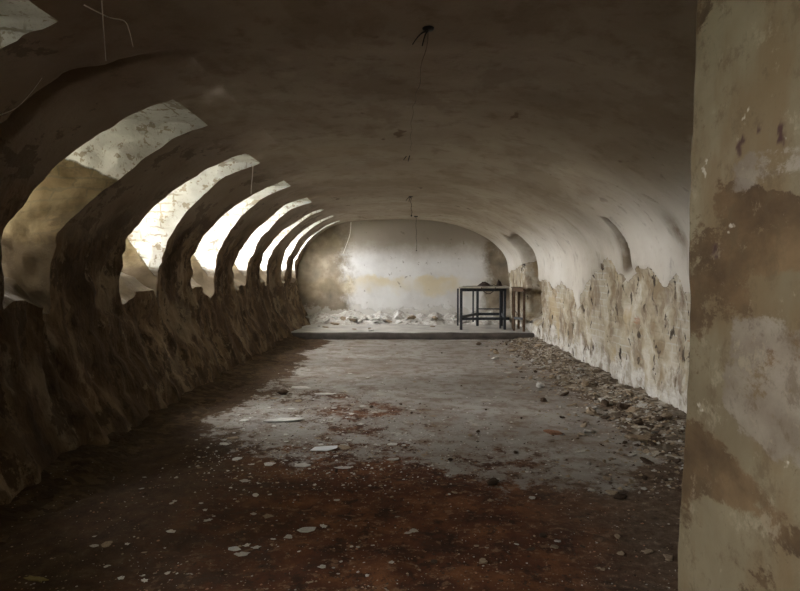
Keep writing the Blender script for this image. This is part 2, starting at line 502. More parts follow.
def m_heap(name, a, b, c):
    n = N(name, 0.95, 0.12)
    v = n.vor(16, None, 'F1', 'Color')
    s = n.t.nodes.new('ShaderNodeSeparateXYZ'); n.t.links.new(v, s.inputs[0])
    col = n.ramp(s.outputs[0], (0.15, a), (0.5, b), (0.9, c))
    col = n.mix(n.map(n.noise(2.5, 6, 0.65), 0.42, 0.62, 0, 0.8), col, a)
    n.color(col)
    bb = n.bump(n.noise(9, 6, 0.7), 0.8, 0.05)
    n.bump(n.vor(24), 0.6, 0.02, bb)
    return n.m
M['heap'] = m_heap('plaster_rubble_heap', (0.105, 0.078, 0.055), (0.25, 0.205, 0.155), (0.42, 0.38, 0.32))
M['heapw'] = m_heap('white_rubble_heap', (0.42, 0.39, 0.35), (0.58, 0.56, 0.53), (0.68, 0.67, 0.65))
M['soil'] = m_heap('brown_soil_heap', (0.055, 0.034, 0.018), (0.085, 0.053, 0.028), (0.12, 0.080, 0.046))

# ------------------------------------------------------------------ vault profile
LEFT = [(-2.60, -0.05), (-2.72, 0.25), (-2.90, 0.6), (-3.00, 0.95), (-3.05, 1.32)]
LEFT_WIN = [(-3.05, 1.32), (-3.04, 1.62), (-2.97, 1.87), (-2.84, 2.10), (-2.60, 2.39), (-2.2, 2.70), (-1.80, 2.865)]
LEFT_TOP = [(-1.80, 2.865), (-1.60, 2.905), (-1.40, 2.93)]
TOPC = [(-1.40, 2.93), (-0.9, 2.96), (-0.3, 2.97), (0.3, 2.96), (0.8, 2.92), (1.26, 2.82), (1.50, 2.745)]
RIGHT = [(1.50, 2.745), (1.79, 2.63), (2.23, 2.39), (2.53, 2.13), (2.69, 1.88), (2.75, 1.55), (2.78, 1.0), (2.82, 0.4), (2.84, -0.05)]

def normals(P):
    out = []
    for i in range(len(P)):
        a = P[max(i - 1, 0)]; b = P[min(i + 1, len(P) - 1)]
        t = Vector((b[0] - a[0], b[1] - a[1])).normalized()
        out.append(Vector((-t.y, t.x)))     # outward for a profile that runs left base -> crown -> right base
    return out

def warp(x, y, z):
    """slow unevenness shared by every surface of the shell, so that their edges meet"""
    fade = sstep(YE + 0.01, YE - 0.3, y)
    a = 0.045 * fbm(x * 0.5, y * 0.45, z * 0.5, 2) + 0.015 * fbm(x * 1.7 + 5, y * 1.6, z * 1.6, 3)
    return a * (0.25 + 0.75 * fade)

# windows: (near y, far y), sill and crown shared; the first, out of view, is added to light the near pier
WINS = [(0.2, 1.2), (2.45, 3.32), (4.72, 5.8), (6.8, 7.82), (8.97, 9.88), (11.12, 11.95), (13.08, 13.83), (14.98, 15.68), (16.55, 17.2)]

sA = resample(catmull(LEFT), 0.055)
sB = resample(catmull(LEFT_WIN), 0.05)
sC = resample(catmull(LEFT_TOP), 0.05)
PLx = sA + sB[1:] + sC[1:]
PL = PLx + [(-1.25, 2.957), (-1.05, 2.98)]
I0, I1 = len(sA) - 1, len(sA) + len(sB) - 2
nl = normals(PL)
bp = sorted({Y0 - 0.2, Y0, YE, YE + 0.2} | {y for w in WINS for y in w})
ys = []
for a, b in zip(bp, bp[1:]):
    st = 0.05 if b > 2 else 0.12
    seg = subdiv([a, 3.9, 4.3, b], 0.05) if a < 4 < b else subdiv([a, b], st)
    if a < 4 < b:
        seg = sorted(set(seg) | {round(3.9 + .02 * q, 3) for q in range(21)})
    ys += seg if not ys else seg[1:]
iy = {round(y, 4): i for i, y in enumerate(ys)}
WI = [(iy[round(a, 4)], iy[round(b, 4)]) for a, b in WINS]

def left_disp(x, y, z):
    low = sstep(2.4, 1.7, z)
    d = warp(x, y, z) - 0.08 * math.exp(-((y - 3.25) / 0.45) ** 2) * sstep(2.2, 2.6, z) * sstep(2.93, 2.85, z)
    rough = 0.075 * fbm(1.3, y * 1.5, z * 0.9, 4) + 0.055 * abs(fbm(8.1, y * 2.6, z * 1.6, 4)) + 0.035 * fbm(2.2, y * 6, z * 4.5, 4)
    smooth = 0.022 * fbm(3.3 + x, y * 2.2, z * 2.2, 4)
    k = lerp(smooth, rough - 0.02, low)
    k += lerp(0.12, 0.24, sstep(2.85, 2.3, z)) * math.exp(-((y - 4.08 - 0.08 * fbm(1, z * 3, 3, 2)) / lerp(0.035, 0.07, sstep(2.85, 2.4, z))) ** 4) * sstep(1.7, 2.2, z)
    return d + k * sstep(2.93, 2.80, z)

V = []; at_v = []
def skew(y, z):
    """the slots narrow to a point at the crown; the second one also leans"""
    h = sstep(1.85, 2.8, z); s = 0.0
    for k, (a, b) in enumerate(WINS):
        s += (0.30 if k != 2 else 0.22) * h * math.exp(-((y - a) / 0.32) ** 2) * sstep(2.97, 2.90, z)
        if k == 2:
            s -= 0.34 * sstep(2.4, 1.8, z) * math.exp(-((y - b) / 0.45) ** 2) * sstep(0.3, 1.0, z)
    return s
for y in ys:
    for (x, z), nn in zip(PL, nl):
        d = left_disp(x, y, z)
        dy = (0.05 * fbm(x * 2, y * 2.5 + 40, z * 2.5, 3) + 0.022 * fbm(x * 9, y * 9, z * 9, 3)) * sstep(2.93, 2.8, z) * sstep(YE, YE - .3, y)
        if z < 0.05:
            dy = 0
        dy += skew(y, z)
        # the sills have crumbled unevenly
        dz = -0.16 * max(0, fbm(3, y * 1.7, 9, 4) + 0.35) * math.exp(-((z - 1.32) / 0.22) ** 2) if y < YE - 0.3 else 0
        V.append(Vector((x + nn.x * d, y + dy, z + nn.y * d + dz)))
        at_v.append(sstep(1.75, 2.35, z + 0.35 * fbm(x, y * 0.9, z, 3)))
NP = len(PL)
def keepL(i, j):
    return not any(a <= i < b and I0 <= j < I1 for a, b in WI)
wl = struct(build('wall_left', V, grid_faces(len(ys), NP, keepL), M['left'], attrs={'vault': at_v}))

# window reveals: splayed shafts rising from the sill to an opening in the outer face
XO = -3.95
for k, (a, b) in enumerate(WI):
    loop = [(i, I0) for i in range(a, b)] + [(b, j) for j in range(I0, I1)] + [(i, I1) for i in range(b, a, -1)] + [(a, j) for j in range(I1, I0, -1)]
    yn, yf = ys[a], ys[b]
    ymid = (yn + yf) / 2
    z0, z1 = PL[I0][1], PL[I1][1]
    rings = 20
    W = []; bare = []; soil = []
    for r in range(rings + 1):
        t = r / rings
        for (i, j) in loop:
            p = V[i * NP + j]
            y = ys[i]; z = PL[j][1]
            q = Vector((XO, (y - 0.03 if y > ymid else y - (0.55 if k == 8 else 0.30)) if y in (yn, yf) else lerp(yn - (0.55 if k == 8 else 0.30), yf - 0.03, (y - yn) / (yf - yn)), 1.76 + (z - z0) / (z1 - z0) * 1.18))
            c = p.lerp(q, t)
            if j == I0 and r:
                c.z += min(1, r / 4) * (0.05 * math.sin(math.pi * (y - yn) / (yf - yn)) + 0.10 * fbm(c.x * 2.5, c.y * 2.5, 6, 4)) * math.sin(math.pi * (y - yn) / (yf - yn))
            if 0 < r:
                e = min(1, r / 3)
                c.y += e * (0.035 * fbm(c.x * 3, k * 7.0 + (i in (a, b)), c.z * 3, 4) + (0.045 if k < 3 else 0.02) * fbm(c.x * 6, k * 7.0 + (i in (a, b)), c.z * 9, 4))
                c.z += e * 0.03 * fbm(c.x * 3, c.y * 3, k + 3.0, 3)
            W.append(c)
            # plaster has come off low down and around the inner arris of the two nearest reveals
            if k < 3:
                zq = c.z - 0.40 * (-2.75 - c.x); zb = 2.42
            else:
                zq = c.z - 1.5 * max(0.0, min(0.4, -3.09 - c.x)); zb = 1.46
            soil.append(sstep(2.15, 1.55, c.z) if k < 3 else sstep(1.74, 1.42, c.z))
            bare.append(sstep(zb + 0.12, zb - 0.12, zq))
    n = len(loop)
    Fc = []
    for r in range(rings):
        for i in range(n):
            Fc.append((r * n + i, (r + 1) * n + i, (r + 1) * n + (i + 1) % n, r * n + (i + 1) % n))
    struct(build('window_%d' % (k + 1), W, Fc, M['jamb'], attrs={'bare': bare, 'soil': soil}))
    L = bpy.data.lights.new('daylight_portal', 'AREA')
    L.shape = 'RECTANGLE'; L.size = (yf - yn) + (0.52 if k == 8 else 0.27); L.size_y = 1.22
    L.cycles.is_portal = True
    lo = bpy.data.objects.new('daylight_portal', L)
    C.objects.link(lo)
    lo.location = (XO - 0.02, ymid - (0.29 if k == 8 else 0.165), 2.35)
    lo.rotation_euler = (math.pi / 2, 0, -math.pi / 2)

# ceiling
PC = resample(catmull(TOPC), 0.07)
nc = normals(PC)
ysc = subdiv([Y0 - 0.2, YE + 0.2], 0.07)
V = []
for y in ysc:
    for (x, z), nn in zip(PC, nc):
        d = warp(x, y, z)
        e = sstep(-1.40, -1.1, x) * sstep(1.5, 1.2, x)
        # shallow sags where the vault was shuttered bay by bay
        sag = 0.0
        for yb, h in ((3.9, 0.02), (7.75, 0.045), (11.8, 0.02), (15.2, 0.02)):
            sag -= h * math.exp(-((y - yb) / 0.22) ** 2)
        d += e * (sag + 0.012 * fbm(x * 2, y * 2, 9, 4))
        V.append(Vector((x + nn.x * d, y, z + nn.y * d)))
struct(build('ceiling', V, grid_faces(len(ysc), len(PC)), M['vault']))

# right wall
PRx = resample(catmull(RIGHT), 0.04)
PR = [(1.15, 2.885), (1.33, 2.824)] + PRx
nr = normals(PR)
ysr = subdiv([Y0 - 0.2, 5.8], 0.15)[:-1] + subdiv([5.8, 7.6], 0.035)[:-1] + subdiv([7.6, 8.6], 0.02)[:-1] + subdiv([8.6, 13.4], 0.035)[:-1] + subdiv([13.4, 15.5], 0.025)[:-1] + subdiv([15.5, YE + 0.2], 0.05)
PEEL = [(Y0, 1.4), (6.3, 1.35), (6.47, 1.36), (6.67, 1.50), (6.98, 1.38), (7.27, 1.52), (7.55, 1.64), (7.75, 1.62), (8.0, 1.50), (8.2, 1.42), (8.45, 1.50),
        (8.75, 1.66), (8.95, 1.70), (9.3, 1.60), (9.67, 1.50), (10.1, 1.36), (10.4, 1.15), (10.7, 0.9), (11.1, 1.22), (11.7, 1.35), (12.3, 1.18), (13.0, 1.4), (13.6, 1.3), (14.0, 1.7), (15, 1.75), (YE, 1.5)]
def pw(T, x):
    for (a, u), (b, v) in zip(T, T[1:]):
        if x <= b:
            return lerp(u, v, (x - a) / (b - a))
    return T[-1][1]
def box(y, a, b, e):
    return sstep(a, a + e, y) * sstep(b, b - e * 1.6, y)
V = []; peel = []; stain = []
for y in ysr:
    zb = pw(PEEL, y)
    for (x, z), nn in zip(PR, nr):
        d = warp(x, y, z)
        p = sstep(0.02, -0.02, z - zb - 0.07 * fbm(y * 3.1, z * 3.1, 2.0, 4))
        e = sstep(1.5, 1.75, x) * sstep(YE + .02, YE - .4, y)
        if x < 1.4: d = abs(d)
        rgh = 0.02 * fbm(y * 4, z * 4, 7, 4)
        d += e * (p * 0.045 + (0.3 + 1.3 * p) * rgh + p * 0.02 * fbm(y * 10, z * 8, 3, 3))
        st = 0.0
        zw = z + 0.06 * fbm(y * 2, z * 2, 5, 3)
        # blind slots in the haunch
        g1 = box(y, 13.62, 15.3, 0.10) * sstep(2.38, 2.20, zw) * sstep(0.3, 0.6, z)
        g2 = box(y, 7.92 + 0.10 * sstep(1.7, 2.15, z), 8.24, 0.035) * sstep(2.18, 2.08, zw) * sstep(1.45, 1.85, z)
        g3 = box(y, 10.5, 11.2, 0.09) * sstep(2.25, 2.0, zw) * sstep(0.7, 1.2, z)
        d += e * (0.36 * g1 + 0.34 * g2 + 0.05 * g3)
        st = max(st, 0.7 * g1, g2 * 1.0)  # slot recesses darkened in colour: brown stain and painted shade
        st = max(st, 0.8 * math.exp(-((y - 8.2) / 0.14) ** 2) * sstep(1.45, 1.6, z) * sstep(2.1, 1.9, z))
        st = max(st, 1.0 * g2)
        st = max(st, math.exp(-((y - 15.05 - 0.1 * fbm(z * 3, 1, 1, 3)) / 0.13) ** 2) * sstep(1.1, 1.4, z) * sstep(2.5, 2.4, z))
        st = max(st, 0.85 * math.exp(-((y - 6.35) / 0.16) ** 2 - ((z - 1.93) / 0.22) ** 2))
        st = max(st, 0.5 * math.exp(-((y - 9.6) / 0.05) ** 2 - ((z - 2.33) / 0.3) ** 2))
        V.append(Vector((x + nn.x * d, y, z + nn.y * d)))
        peel.append(p); stain.append(min(1, st))
struct(build('wall_right', V, grid_faces(len(ysr), len(PR)), M['right'], attrs={'peel': peel, 'stain': stain}))

# end wall and the wall behind the camera: rings shrunk from the vault outline
PROF = PLx + PC[1:] + PRx[1:]
npf = normals(PROF)
def cap_wall(name, y, m, sgn):
    V = []; dm = []
    rings = 46
    for r in range(rings + 1):
        t = r / rings
        for (x, z), nn in zip(PROF, npf):
            d = warp(x, y, z) + 0.12
            X = (x + nn.x * d) * t; Z = (z + nn.y * d + 0.05) * t - 0.05
            V.append(Vector((X, y + sgn * 0.03 * fbm(X * 0.9, Z * 0.9, 4 + sgn, 4) * (1 - t ** 6), Z)))
            l = 1.05 * sstep(-0.85, -2.5, X + 0.10 * (Z - 1.2)) + 0.5 * sstep(-1.6, -2.1, X) * sstep(0.9, 0.3, Z)  # left side darkened in colour: window jamb shade and some stain
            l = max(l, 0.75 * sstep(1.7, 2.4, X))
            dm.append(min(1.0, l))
    return struct(build(name, V, grid_faces(rings + 1, len(PROF)), m, attrs={'shade_stain': dm}))
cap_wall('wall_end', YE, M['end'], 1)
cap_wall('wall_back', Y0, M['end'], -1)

# floor
bpx = subdiv([-3.2, 3.0], 0.06)
yf_ = []
y = Y0
while y < PLAT_Y + 0.1:
    yf_.append(y)
    y += 0.05 if y > 1.5 else 0.2
    if y > 7:
        y += 0.03
yf_.append(PLAT_Y + 0.15)
V = []; dirt = []; grey = []; lft = []
for y in yf_:
    for x in bpx:
        # distance in front of the dirt front, which swings across the room
        front = pw([(-3.2, 7.5), (-2.2, 6.4), (-1.5, 5.15), (-0.9, 4.75), (-0.3, 5.1), (0.15, 4.75), (0.32, 4.35), (0.85, 4.2), (1.4, 4.1), (2.2, 5.2), (3.1, 7.6)], x)
        f = front + 0.35 * fbm(x * 1.4, y * 1.4, 3, 4)
        dd = sstep(f + 1.1, f - 0.6, y)
        left = sstep(-1.55, -2.35, x + 0.28 * fbm(x, y * 0.7, 1, 4) - 0.02 * (y - 6))
        dd = max(dd, left)
        dd = max(dd, 0.75 * sstep(1.75, 2.4, x + 0.3 * fbm(x, y, 6, 3)))
        dd = max(dd, (0.42 + 0.25 * fbm(x * .9, y * .9, 8, 4)) * sstep(9.0, 6.2, y + 1.3 * x))
        g = sstep(0.6, 1.6, x + 0.3 * fbm(x, y, 12, 3))
        h = 0.012 * fbm(x * 1.2, y * 1.2, 0, 3) + dd * (0.012 + 0.016 * fbm(x * 5, y * 5, 2, 4))
        V.append(Vector((x, y, h)))
        dirt.append(min(1, dd)); grey.append(min(1, g)); lft.append(sstep(-0.5, -1.7, x + 0.3 * fbm(x, y, 15, 3)))
struct(build('floor', V, grid_faces(len(yf_), len(bpx), flip=True), M['floor'], attrs={'dirt': dirt, 'greyness': grey, 'leftness': lft}))

# raised platform at the far end with its dark kerb
px_ = subdiv([-3.2, 3.0], 0.1)
py_ = subdiv([PLAT_Y + 0.12, YE + 0.05], 0.1)
V = [Vector((x, y, PLAT_Z + 0.008 * fbm(x * 2, y * 2, 1, 3))) for y in py_ for x in px_]
struct(build('floor_platform', V, grid_faces(len(py_), len(px_), flip=True), M['platform']))
prof = [(PLAT_Y + 0.16, -0.06), (PLAT_Y, -0.06), (PLAT_Y, PLAT_Z - 0.015), (PLAT_Y + 0.02, PLAT_Z + 0.008), (PLAT_Y + 0.16, PLAT_Z + 0.008)]
kx = subdiv([-3.2, 3.0], 0.12)
V = []
for x in kx:
    for (y, z) in prof:
        V.append(Vector((x, y + 0.012 * fbm(x * 2, z * 3, 1, 3), z + (0.012 * fbm(x * 1.5, y, 4, 3) if z > 0 else 0))))
struct(build('trim_1', V, grid_faces(len(kx), len(prof), flip=True), M['kerb']))

# near pier on the right, beside the camera
PXL, PYF, PYN = 0.985, 2.27, 0.35
xr = 2.95
outline = []
def arc(cx, cy, r, a0, a1, n):
    return [(cx + r * math.cos(lerp(a0, a1, k / n)), cy + r * math.sin(lerp(a0, a1, k / n))) for k in range(n + 1)]
rc = 0.03
outline += subdiv_pts if False else []
seg1 = [(lerp(xr, PXL + rc, t / 20), PYN) for t in range(20)]
seg2 = arc(PXL + rc, PYN + rc, rc, -math.pi / 2, -math.pi, 5)
seg3 = [(PXL, lerp(PYN + rc, PYF - rc, t / 240)) for t in range(1, 240)]
seg4 = arc(PXL + rc, PYF - rc, rc, math.pi, math.pi / 2, 6)
seg5 = [(lerp(PXL + rc, xr, t / 20), PYF) for t in range(1, 21)]
outline = seg1 + seg2 + seg3 + seg4 + seg5
zs = subdiv([-0.05, 3.0], 0.012)
HOLES = [(735, 149, .007), (738, 143, .004), (754, 134, .005), (775, 132, .007), (776, 139, .008), (774, 143, .005), (712, 250, .006), (713, 256, .005), (688, 258, .004)]
def pier_px(y, z):
    # photo position of a point on the visible pier face, to lay its stains out
    return 408 + F * PXL / y, 271 - F * (z - CAM_Z) / y
V = []; st = []; gr = []; ho = []
for z in zs:
    ceil = 3.0
    for (x, y) in outline:
        b = 0.016 * fbm(y * 1.3, z * 1.0, 3, 4) + 0.005 * fbm(y * 6, z * 6, 2, 3)
        flare = -0.028 * sstep(1.3, 0.3, z)
        lean = -0.018 * (z - 1.55) * 0.0
        k = sstep(PXL + 0.9, PXL, x)
        X = x + (b + flare) * k
        u, v = pier_px(max(y, 0.6), z)
        w = 22 * fbm(y * 2.2, z * 2.2, 5, 4)
        s = 0.0; g = 0.0
        s = max(s, sstep(180 + w, 195 + w, v) * sstep(300 + w, 270 + w, v) * sstep(712 + w, 735 + w, u))
        s = max(s, 0.8 * sstep(225 + w, 250 + w, v) * sstep(345 + w, 320 + w, v) * sstep(760, 735, u + w))
        s = max(s, sstep(405, 440, v - 0.75 * (u - 690) + w) * sstep(535, 495, v - 0.25 * (u - 690) + w))
        s = max(s, 0.8 * sstep(330 + w, 345 + w, v) * sstep(395 + w, 370 + w, v) * sstep(730 + w, 760 + w, u))
        s = max(s, 0.7 * sstep(500, 530, v + w) * sstep(735, 765, u + w))
        s = max(s, 0.42 * sstep(706, 697, u))
        g = max(g, sstep(290, 330, v + w) * sstep(420, 390, v - 0.5 * (u - 700) + w) * sstep(715, 730, u + 0.3 * w) * 0.85)
        g = max(g, 0.7 * sstep(145, 165, v + w) * sstep(195, 180, v + w) * sstep(715, 735, u))
        h = 0.0
        for hx, hy, hr in HOLES:
            r_ = math.hypot((u - hx) * y / F, 0.7 * (v - hy) * y / F * 0.6)
            h = max(h, sstep(hr * 1.6, hr * 0.6, r_ + 0.006 * fbm(u * .2, v * .2, 1, 2)))
        V.append(Vector((X, y, z)))
        st.append(0.16 + 0.56 * min(1, s)); gr.append(0.14 + 0.56 * min(1, g)); ho.append(h)
struct(build('wall_pier', V, grid_faces(len(zs), len(outline), flip=True), M['pier'], attrs={'stain': st, 'grey': gr, 'hole': ho}))

# ground outside the windows
V = [Vector((x, y, 1.68)) for x in (-60, XO - 0.02) for y in (-50, 60)]
struct(build('ground', V, [(0, 2, 3, 1)], M['ground'], smooth=False))

# added unseen block that cuts daylight to the two nearest visible windows
V = []
OBX = [(-4.95, 1.68), (-4.95, 6.0), (-6.8, 7.2), (-8.5, 6.0), (-8.5, 1.68)]
for y in (1.6, 6.35):
    V += [Vector((x, y, z)) for x, z in OBX]
Fc = [(k, k + 1, 6 + k, 5 + k) for k in range(4)] + [(0, 1, 2, 3, 4), (9, 8, 7, 6, 5)]
struct(build('wall_sky_blocker', V, Fc, M['sky_blocker'], smooth=False))

# ------------------------------------------------------------------ heaps (stuff)
def strip_heap(name, label, cat, m, ny, nx, place, height):
    V = []
    for i in range(ny + 1):
        for j in range(nx + 1):
            x, y = place(i / ny, j / nx)
            V.append(Vector((x, y, height(x, y, j / nx))))
    o = build(name, V, grid_faces(ny + 1, nx + 1, flip=True), m)
    return tag(o, label, cat, kind='stuff')

def hr_(x, y, t):
    w = fbm(x * 1.5, y * 1.1, 2, 3)
    return -0.02 + (0.02 + (0.09 + 0.06 * w) * t ** 1.3) * sstep(0, 0.2, t) + (0.03 * fbm(x * 5, y * 5, 2, 4) + 0.018 * fbm(x * 14, y * 14, 2, 3)) * sstep(0, .15, t)
strip_heap('plaster_rubble', 'long low heap of crumbled brown plaster along the foot of the right wall', 'rubble', M['heap'], 210, 24,
           lambda a, b: (lerp(2.05 + 0.28 * fbm(0, a * 8, 3, 3) - 0.25 * sstep(0.35, 0, a), 2.9, b), lerp(4.2, PLAT_Y - 0.02, a)), hr_)
def hl_(x, y, t):
    w = fbm(x * 1.2, y * 0.9, 22, 3)
    return -0.02 + (0.02 + (0.10 + 0.07 * w) * t ** 1.4) * sstep(0, 0.35, t) + (0.022 * fbm(x * 3, y * 3, 2, 4) + 0.008 * fbm(x * 12, y * 12, 5, 3)) * sstep(0, .3, t)
strip_heap('soil_bank', 'dark brown bank of soil and dust along the foot of the left wall', 'soil', M['soil'], 230, 22,
           lambda a, b: (lerp(-2.0 + 0.25 * fbm(0, a * 9, 7, 3), -2.74, b), lerp(1.0, PLAT_Y - 0.02, a)), hl_)
def he_(x, y, t):
    w = fbm(x * 1.6, 3, 2, 3)
    return PLAT_Z - 0.02 + (0.03 + (0.26 + 0.16 * w) * t ** 1.2) * sstep(0, 0.15, t) + (0.05 * fbm(x * 4, y * 4, 2, 4) + 0.03 * fbm(x * 11, y * 11, 2, 3)) * sstep(0, .15, t)
strip_heap('fallen_plaster', 'white heap of fallen plaster along the foot of the end wall', 'rubble', M['heapw'], 120, 16,
           lambda a, b: (lerp(-2.95, 2.7, a), lerp(16.75 + 0.3 * fbm(a * 7, 0, 3, 3), YE + 0.05, b)), he_)

# ------------------------------------------------------------------ loose pieces
from mathutils.bvhtree import BVHTree
TREES = []
for nm in ('floor', 'floor_platform', 'plaster_rubble', 'soil_bank', 'fallen_plaster'):
    me = bpy.data.objects[nm].data
    TREES.append(BVHTree.FromPolygons([v.co.copy() for v in me.vertices], [tuple(p.vertices) for p in me.polygons]))
def surf(x, y):
    best = -1
    for t in TREES:
        h = t.ray_cast(Vector((x, y, 1.2)), Vector((0, 0, -1)))
        if h[0] is not None:
            best = max(best, h[0].z)
    return best if best > -0.5 else 0.0

def drop_z(x, y, size, kind):
    z = surf(x, y)
    if abs(z - PLAT_Z) < 0.03:
        return PLAT_Z + 0.012
    return z + 0.001 if kind == 'flake' or z < 0.03 or abs(z - PLAT_Z) < 0.03 else z - 0.05 * size

def shard(size, thick, seed, curl=0.15, stretch=1.0):
    r = random.Random(seed)
    n = r.randint(8, 13)
    pts = []
    for k in range(n):
        a = 2 * math.pi * (k + r.uniform(-0.3, 0.3)) / n
        q = size * 0.5 * r.uniform(0.5, 1.2)
        pts.append((q * math.cos(a) * stretch, q * math.sin(a)))
    V = []
    def zc(x, y, s):
        return curl * size * ((x / size) ** 2 + 0.6 * (y / size) ** 2) + s
    for s, k in ((0, 0.93), (thick * 0.5, 1.0), (thick, 0.9)):
        for (x, y) in pts:
            V.append((x * k, y * k, zc(x * k, y * k, s) + r.uniform(-.1, .1) * thick))
    V.append((0, 0, 0)); V.append((0, 0, thick * 1.05))
    Fc = []
    for l in range(2):
        for k in range(n):
            Fc.append((l * n + k, l * n + (k + 1) % n, (l + 1) * n + (k + 1) % n, (l + 1) * n + k))
    for k in range(n):
        Fc.append((3 * n, (k + 1) % n, k))
        Fc.append((3 * n + 1, 2 * n + k, 2 * n + (k + 1) % n))
    return V, Fc

def lump(size, seed, flatk=0.6, rough=0.35):
    r = random.Random(seed)
    V = []; Fc = []
    nu, nv = 7, 10
    o = r.uniform(0, 50)
    for i in range(nu + 1):
        th = math.pi * i / nu
        for j in range(nv):
            ph = 2 * math.pi * j / nv
            d = Vector((math.sin(th) * math.cos(ph), math.sin(th) * math.sin(ph), math.cos(th)))
            q = size * 0.5 * (1 + rough * 1.6 * noise.noise(d * 1.6 + Vector((o, o, o))))
            V.append((d.x * q, d.y * q * 0.8, d.z * q * flatk + size * 0.5 * flatk * 0.8))
    for i in range(nu):
        for j in range(nv):
            Fc.append((i * nv + j, (i + 1) * nv + j, (i + 1) * nv + (j + 1) % nv, i * nv + (j + 1) % nv))
    return V, Fc

PROTO = {}
def proto(kind, mkey, idx):
    key = (kind, mkey, idx)
    if key not in PROTO:
        if kind == 'flake':
            v, f = shard(1.0, 0.07, idx * 3 + 5, 0.10, 1.2)
        elif kind == 'slab':
            v, f = shard(1.0, 0.18, idx * 7 + 11, 0.1, 1.3)
        else:
            v, f = lump(1.0, idx * 5 + 3)
        me = bpy.data.meshes.new({'flake': 'plaster_flake', 'slab': 'plaster_fragment'}.get(kind, 'crumb'))
        me.from_pydata([tuple(p) for p in v], [], f)
        me.validate()
        me.materials.append(M[mkey])
        PROTO[key] = me
    return PROTO[key]

def drop(name, kind, mkey, loc, size, label, cat, group=None, tilt=0.12, idx=None):
    o = bpy.data.objects.new(name, proto(kind, mkey, R.randint(0, 5) if idx is None else idx))
    C.objects.link(o)
    o.location = (loc[0], loc[1], drop_z(loc[0], loc[1], size, kind))
    o.scale = (size, size, size)
    o.rotation_euler = (R.uniform(-tilt, tilt), R.uniform(-tilt, tilt), R.uniform(0, 6.28))
    return tag(o, label, cat, group)

def floor_h(x, y):
    return 0.012 * fbm(x * 1.2, y * 1.2, 0, 3)

# flakes on the concrete, denser to the left of the middle
cnt = 0
while cnt < 95:
    px = R.triangular(190, 470, 300); py = R.triangular(345, 480, 440)
    if px < 408 - 1.2 * (py - 271):
        continue
    p = at_floor(px, py); p.z = floor_h(p.x, p.y) + 0.004
    drop('plaster_flake', 'flake', R.choice(['chipw', 'chip', 'chipw', 'chipb']), p, R.choice([.02, .025, .03, .04, .05, .06, .09]) * R.uniform(.8, 1.2),
         'small pale plaster flake lying on the grey concrete floor', 'plaster flake', 'plaster flakes on the grey concrete', 0.08)
    cnt += 1
for k in range(60):
    px = R.uniform(90, 420); py = R.uniform(478, 588)
    p = at_floor(px, py); p.z = floor_h(p.x, p.y) + 0.016
    drop('plaster_flake', 'flake', R.choice(['chipw', 'chip', 'chip', 'chipb']), p, R.choice([.015, .02, .025, .03, .04, .055]) * R.uniform(.8, 1.2),
         'small pale plaster flake lying on the red-brown dirt in the foreground', 'plaster flake', 'plaster flakes on the foreground dirt', 0.15)
for k in range(25):
    px = R.uniform(430, 670); py = R.uniform(480, 585)
    p = at_floor(px, py); p.z = floor_h(p.x, p.y) + 0.016
    drop('plaster_fragment', 'slab', R.choice(['chip', 'chipb', 'chipd', 'chipb']), p, R.choice([.02, .03, .045, .06]) * R.uniform(.8, 1.2),
         'small dull plaster fragment on the dark dirt in front of the near pier', 'plaster fragment', 'fragments on the dark dirt by the pier', 0.2)
for k in range(45):
    px = R.uniform(330, 560); py = R.uniform(345, 485)
    p = at_floor(px, py); p.z = floor_h(p.x, p.y) + 0.002
    drop('dark_crumb', 'lump', R.choice(['chipd', 'chipd', 'chipb']), p, R.choice([.015, .02, .03, .04]) * R.uniform(.8, 1.2),
         'small dark crumb of dirt lying on the bare middle of the floor', 'crumb', 'dark crumbs on the middle of the floor', 0.2)
# fragments of the right-hand rubble
for k in range(230):
    y = lerp(4.6, PLAT_Y - 0.3, R.random() ** 1.5)
    t = R.random() ** 0.8
    a = (y - 4.2) / (PLAT_Y - 4.22)
    x0 = 2.05 + 0.28 * fbm(0, a * 8, 3, 3) - 0.25 * sstep(0.35, 0, a)
    x = lerp(x0 - 0.55, 2.68, t)
    tt = max(0, (x - x0) / (2.9 - x0))
    z = max(floor_h(x, y) + 0.012, hr_(x, y, tt)) - 0.004
    s = R.choice([.03, .04, .05, .06, .08, .11]) * R.uniform(.8, 1.2)
    kind = R.choice(['slab', 'slab', 'flake', 'lump'])
    drop('plaster_fragment', kind, R.choice(['chip', 'chipb', 'chipb', 'chipb', 'chipd', 'chipd']), (x, y, z), s,
         'broken brown-grey plaster fragment in the rubble along the right wall', 'plaster fragment', 'plaster fragments along the right wall', 0.45)
# chunks at the end wall
for k in range(46):
    x = R.uniform(-2.7, 1.9); y = R.uniform(16.95, 17.38)
    t = max(0, (y - 16.75) / 0.9)
    z = max(PLAT_Z + 0.006, he_(x, y, t)) - 0.01
    drop('plaster_chunk', R.choice(['slab', 'lump']), R.choice(['chipw', 'chipw', 'chip', 'chipb']), (x, y, z), R.uniform(.08, .26),
         'white chunk of fallen plaster on the heap at the foot of the end wall', 'plaster chunk', 'plaster chunks at the foot of the end wall', 0.6)
for k in range(16):
    p = at_floor(R.uniform(310, 440), R.uniform(323, 333), PLAT_Z); p.z += 0.006
    drop('plaster_chunk', 'slab', R.choice(['chipw', 'chip', 'chipb', 'chipd']), p, R.uniform(.06, .18),
         'flat bit of broken plaster lying on the raised platform', 'plaster chunk', 'plaster bits on the raised platform', 0.15)

